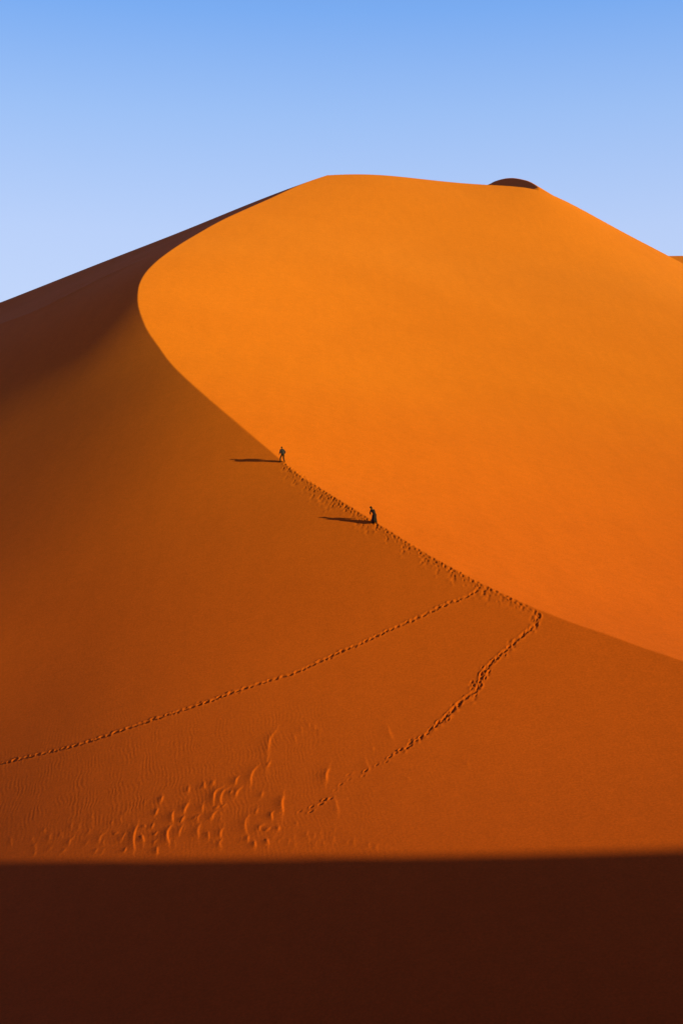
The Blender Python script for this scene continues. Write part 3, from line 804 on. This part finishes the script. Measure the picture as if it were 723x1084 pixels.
# --- upper walker: jacket, trousers, mid-stride with bent knees
def upper_walker():
    q, z = spot(299.3, 489.2); fw = uphill(299.5, 489, 285, 478)
    sc = PERSON_A; loc = (q[0], q[1], z)
    p = person(loc, fw, 'walker in a grey-blue jacket and dark trousers, higher up the crest of the dune', 'person', sc)
    V = Vector
    g = lambda x, y: local_ground(loc, fw, sc, x, y)
    lf, rf = V((-.17, .22, 0)), V((.15, -.16, 0)); lf.z = g(lf.x, lf.y)+.07; rf.z = g(rf.x, rf.y)+.07
    F = V((0, 1, .25)).normalized()
    J = dict(pelvis=V((0, -.02, .86)), belly=V((0, .02, 1.0)), chest=V((0, .10, 1.20)), collar=V((0, .15, 1.38)), neck=V((0, .18, 1.46)), head=V((0, .22, 1.56)), face=V((0, 1, -.15)),
             shl=V((-.19, .14, 1.37)), ell=V((-.28, .08, 1.11)), wrl=V((-.27, .26, .93)), palml=V((1, 0, 0)),
             shr=V((.19, .13, 1.37)), elr=V((.32, .00, 1.12)), wrr=V((.25, .14, .93)), palmr=V((-1, 0, 0)),
             hipl=V((-.095, -.01, .82)), knl=V((-.20, .30, .60)), anl=lf, footl=F,
             hipr=V((.095, -.02, .82)), knr=V((.22, .10, .44)), anr=rf, footr=F)
    # knees midway, bent forward
    for k in 'lr':
        a, b = J['hip'+k], J['an'+k]; m = a.lerp(b, .5); L = (b-a).length; bend = math.sqrt(max(.43**2-(L/2)**2, .0004)); J['kn'+k] = m+V((.10*(-1 if k == 'l' else 1), 1, .25)).normalized()*bend
    me = build_body(J); o = put('body', me, SKIN, p); me.materials.append(EYE)
    put('hair', hair_cap(J), M_HAIR, p)
    jk = shell('jacket', [('sp', None, [J['pelvis']+V((0, 0, -.08)), J['belly'], J['chest'], J['collar']], [(.225, .19), (.21, .18), (.225, .18), (.15, .12)])]
        + [('a'+k, ('sp', 3), [J['sh'+k], J['sh'+k].lerp(J['el'+k], .5), J['el'+k], J['el'+k].lerp(J['wr'+k], .5), J['el'+k].lerp(J['wr'+k], .93)], [.098, .090, .085, .075, .058]) for k in 'lr'])
    jo = put('jacket', jk, M_JACKET, p)
    put('hood', loft('hood', [(J['neck']+V((0, -.02, .06)), V((.085, 0, 0)), V((0, .085, 0))), (J['neck']+V((0, -.04, .0)), V((.12, 0, 0)), V((0, .11, 0))), (J['collar']+V((0, -.06, -.04)), V((.15, 0, 0)), V((0, .12, 0)))], cap=False), M_JACKET, jo)
    tr = trouser_mesh(J)
    put('trousers', tr, M_TROUSER, p)
    for k in 'lr': put('shoe', shoe(J['an'+k], F), M_SHOE, p)
    return p

# --- lower walker: long dark robe and headscarf, leaning into the climb
def lower_walker():
    q, z = spot(396.2, 554.0); fw = uphill(396, 554, 380, 543)
    sc = PERSON_B; loc = (q[0], q[1], z)
    p = person(loc, fw, 'walker in a long dark robe and headscarf, leaning forward, lower down the crest', 'person', sc)
    V = Vector
    g = lambda x, y: local_ground(loc, fw, sc, x, y)
    lf, rf = V((-.12, .16, 0)), V((.14, -.20, 0)); lf.z = g(lf.x, lf.y)+.07; rf.z = g(rf.x, rf.y)+.07
    F = V((0, 1, .25)).normalized()
    J = dict(pelvis=V((0, -.04, .88)), belly=V((-.02, .03, 1.02)), chest=V((-.05, .14, 1.21)), collar=V((-.08, .23, 1.37)), neck=V((-.10, .28, 1.45)), head=V((-.12, .35, 1.53)), face=V((-.1, 1, -.35)),
             shl=V((-.25, .22, 1.35)), ell=V((-.30, .30, 1.08)), wrl=V((-.20, .42, .92)), palml=V((1, 0, 0)),
             shr=V((.09, .20, 1.36)), elr=V((.20, .20, 1.09)), wrr=V((.17, .36, .95)), palmr=V((-1, 0, 0)),
             hipl=V((-.095, -.03, .84)), knl=V(), anl=lf, footl=F, hipr=V((.095, -.05, .84)), knr=V(), anr=rf, footr=F)
    for k in 'lr':
        a, b = J['hip'+k], J['an'+k]; m = a.lerp(b, .5); L = (b-a).length; bend = math.sqrt(max(.43**2-(L/2)**2, .0004)); J['kn'+k] = m+V((0, 1, .25)).normalized()*bend
    me = build_body(J); put('body', me, SKIN, p); me.materials.append(EYE)
    sl = lambda k: [J['sh'+k], J['sh'+k].lerp(J['el'+k], .5), J['el'+k], J['el'+k].lerp(J['wr'+k], .5), J['el'+k].lerp(J['wr'+k], .95)]
    up = shell('robe', [('sp', None, [J['pelvis'], J['belly'], J['chest'], J['collar']], [(.19, .165), (.175, .155), (.19, .155), (.125, .10)])]
        + [('a'+k, ('sp', 3), sl(k), [.088, .080, .078, .080, .082]) for k in 'lr'])
    ro = put('robe', up, M_ROBE, p)
    hem = (g(0, -.02)+.20)
    rings = [(J['belly']+V((0, 0, .02)), V((.17, 0, 0)), V((0, .15, 0))), (J['pelvis']+V((0, .0, .02)), V((.205, 0, 0)), V((0, .19, 0))),
             (V((0, .02, .62)), V((.23, 0, 0)), V((0, .25, .06))), (V((.01, .01, .40)), V((.25, 0, 0)), V((0, .30, .09))), (V((.01, 0, hem)), V((.27, 0, 0)), V((0, .33, .11)))]
    put('robe_skirt', loft('robe_skirt', rings, folds=.06, n=40), M_ROBE, ro)
    put('headscarf', wrap_scarf('headscarf', J), M_SCARF, p)
    put('trousers', trouser_mesh(J, .85), M_TROUSER, p)
    for k in 'lr': put('shoe', shoe(J['an'+k], F), M_SHOE, p)
    return p
A = upper_walker(); B = lower_walker()
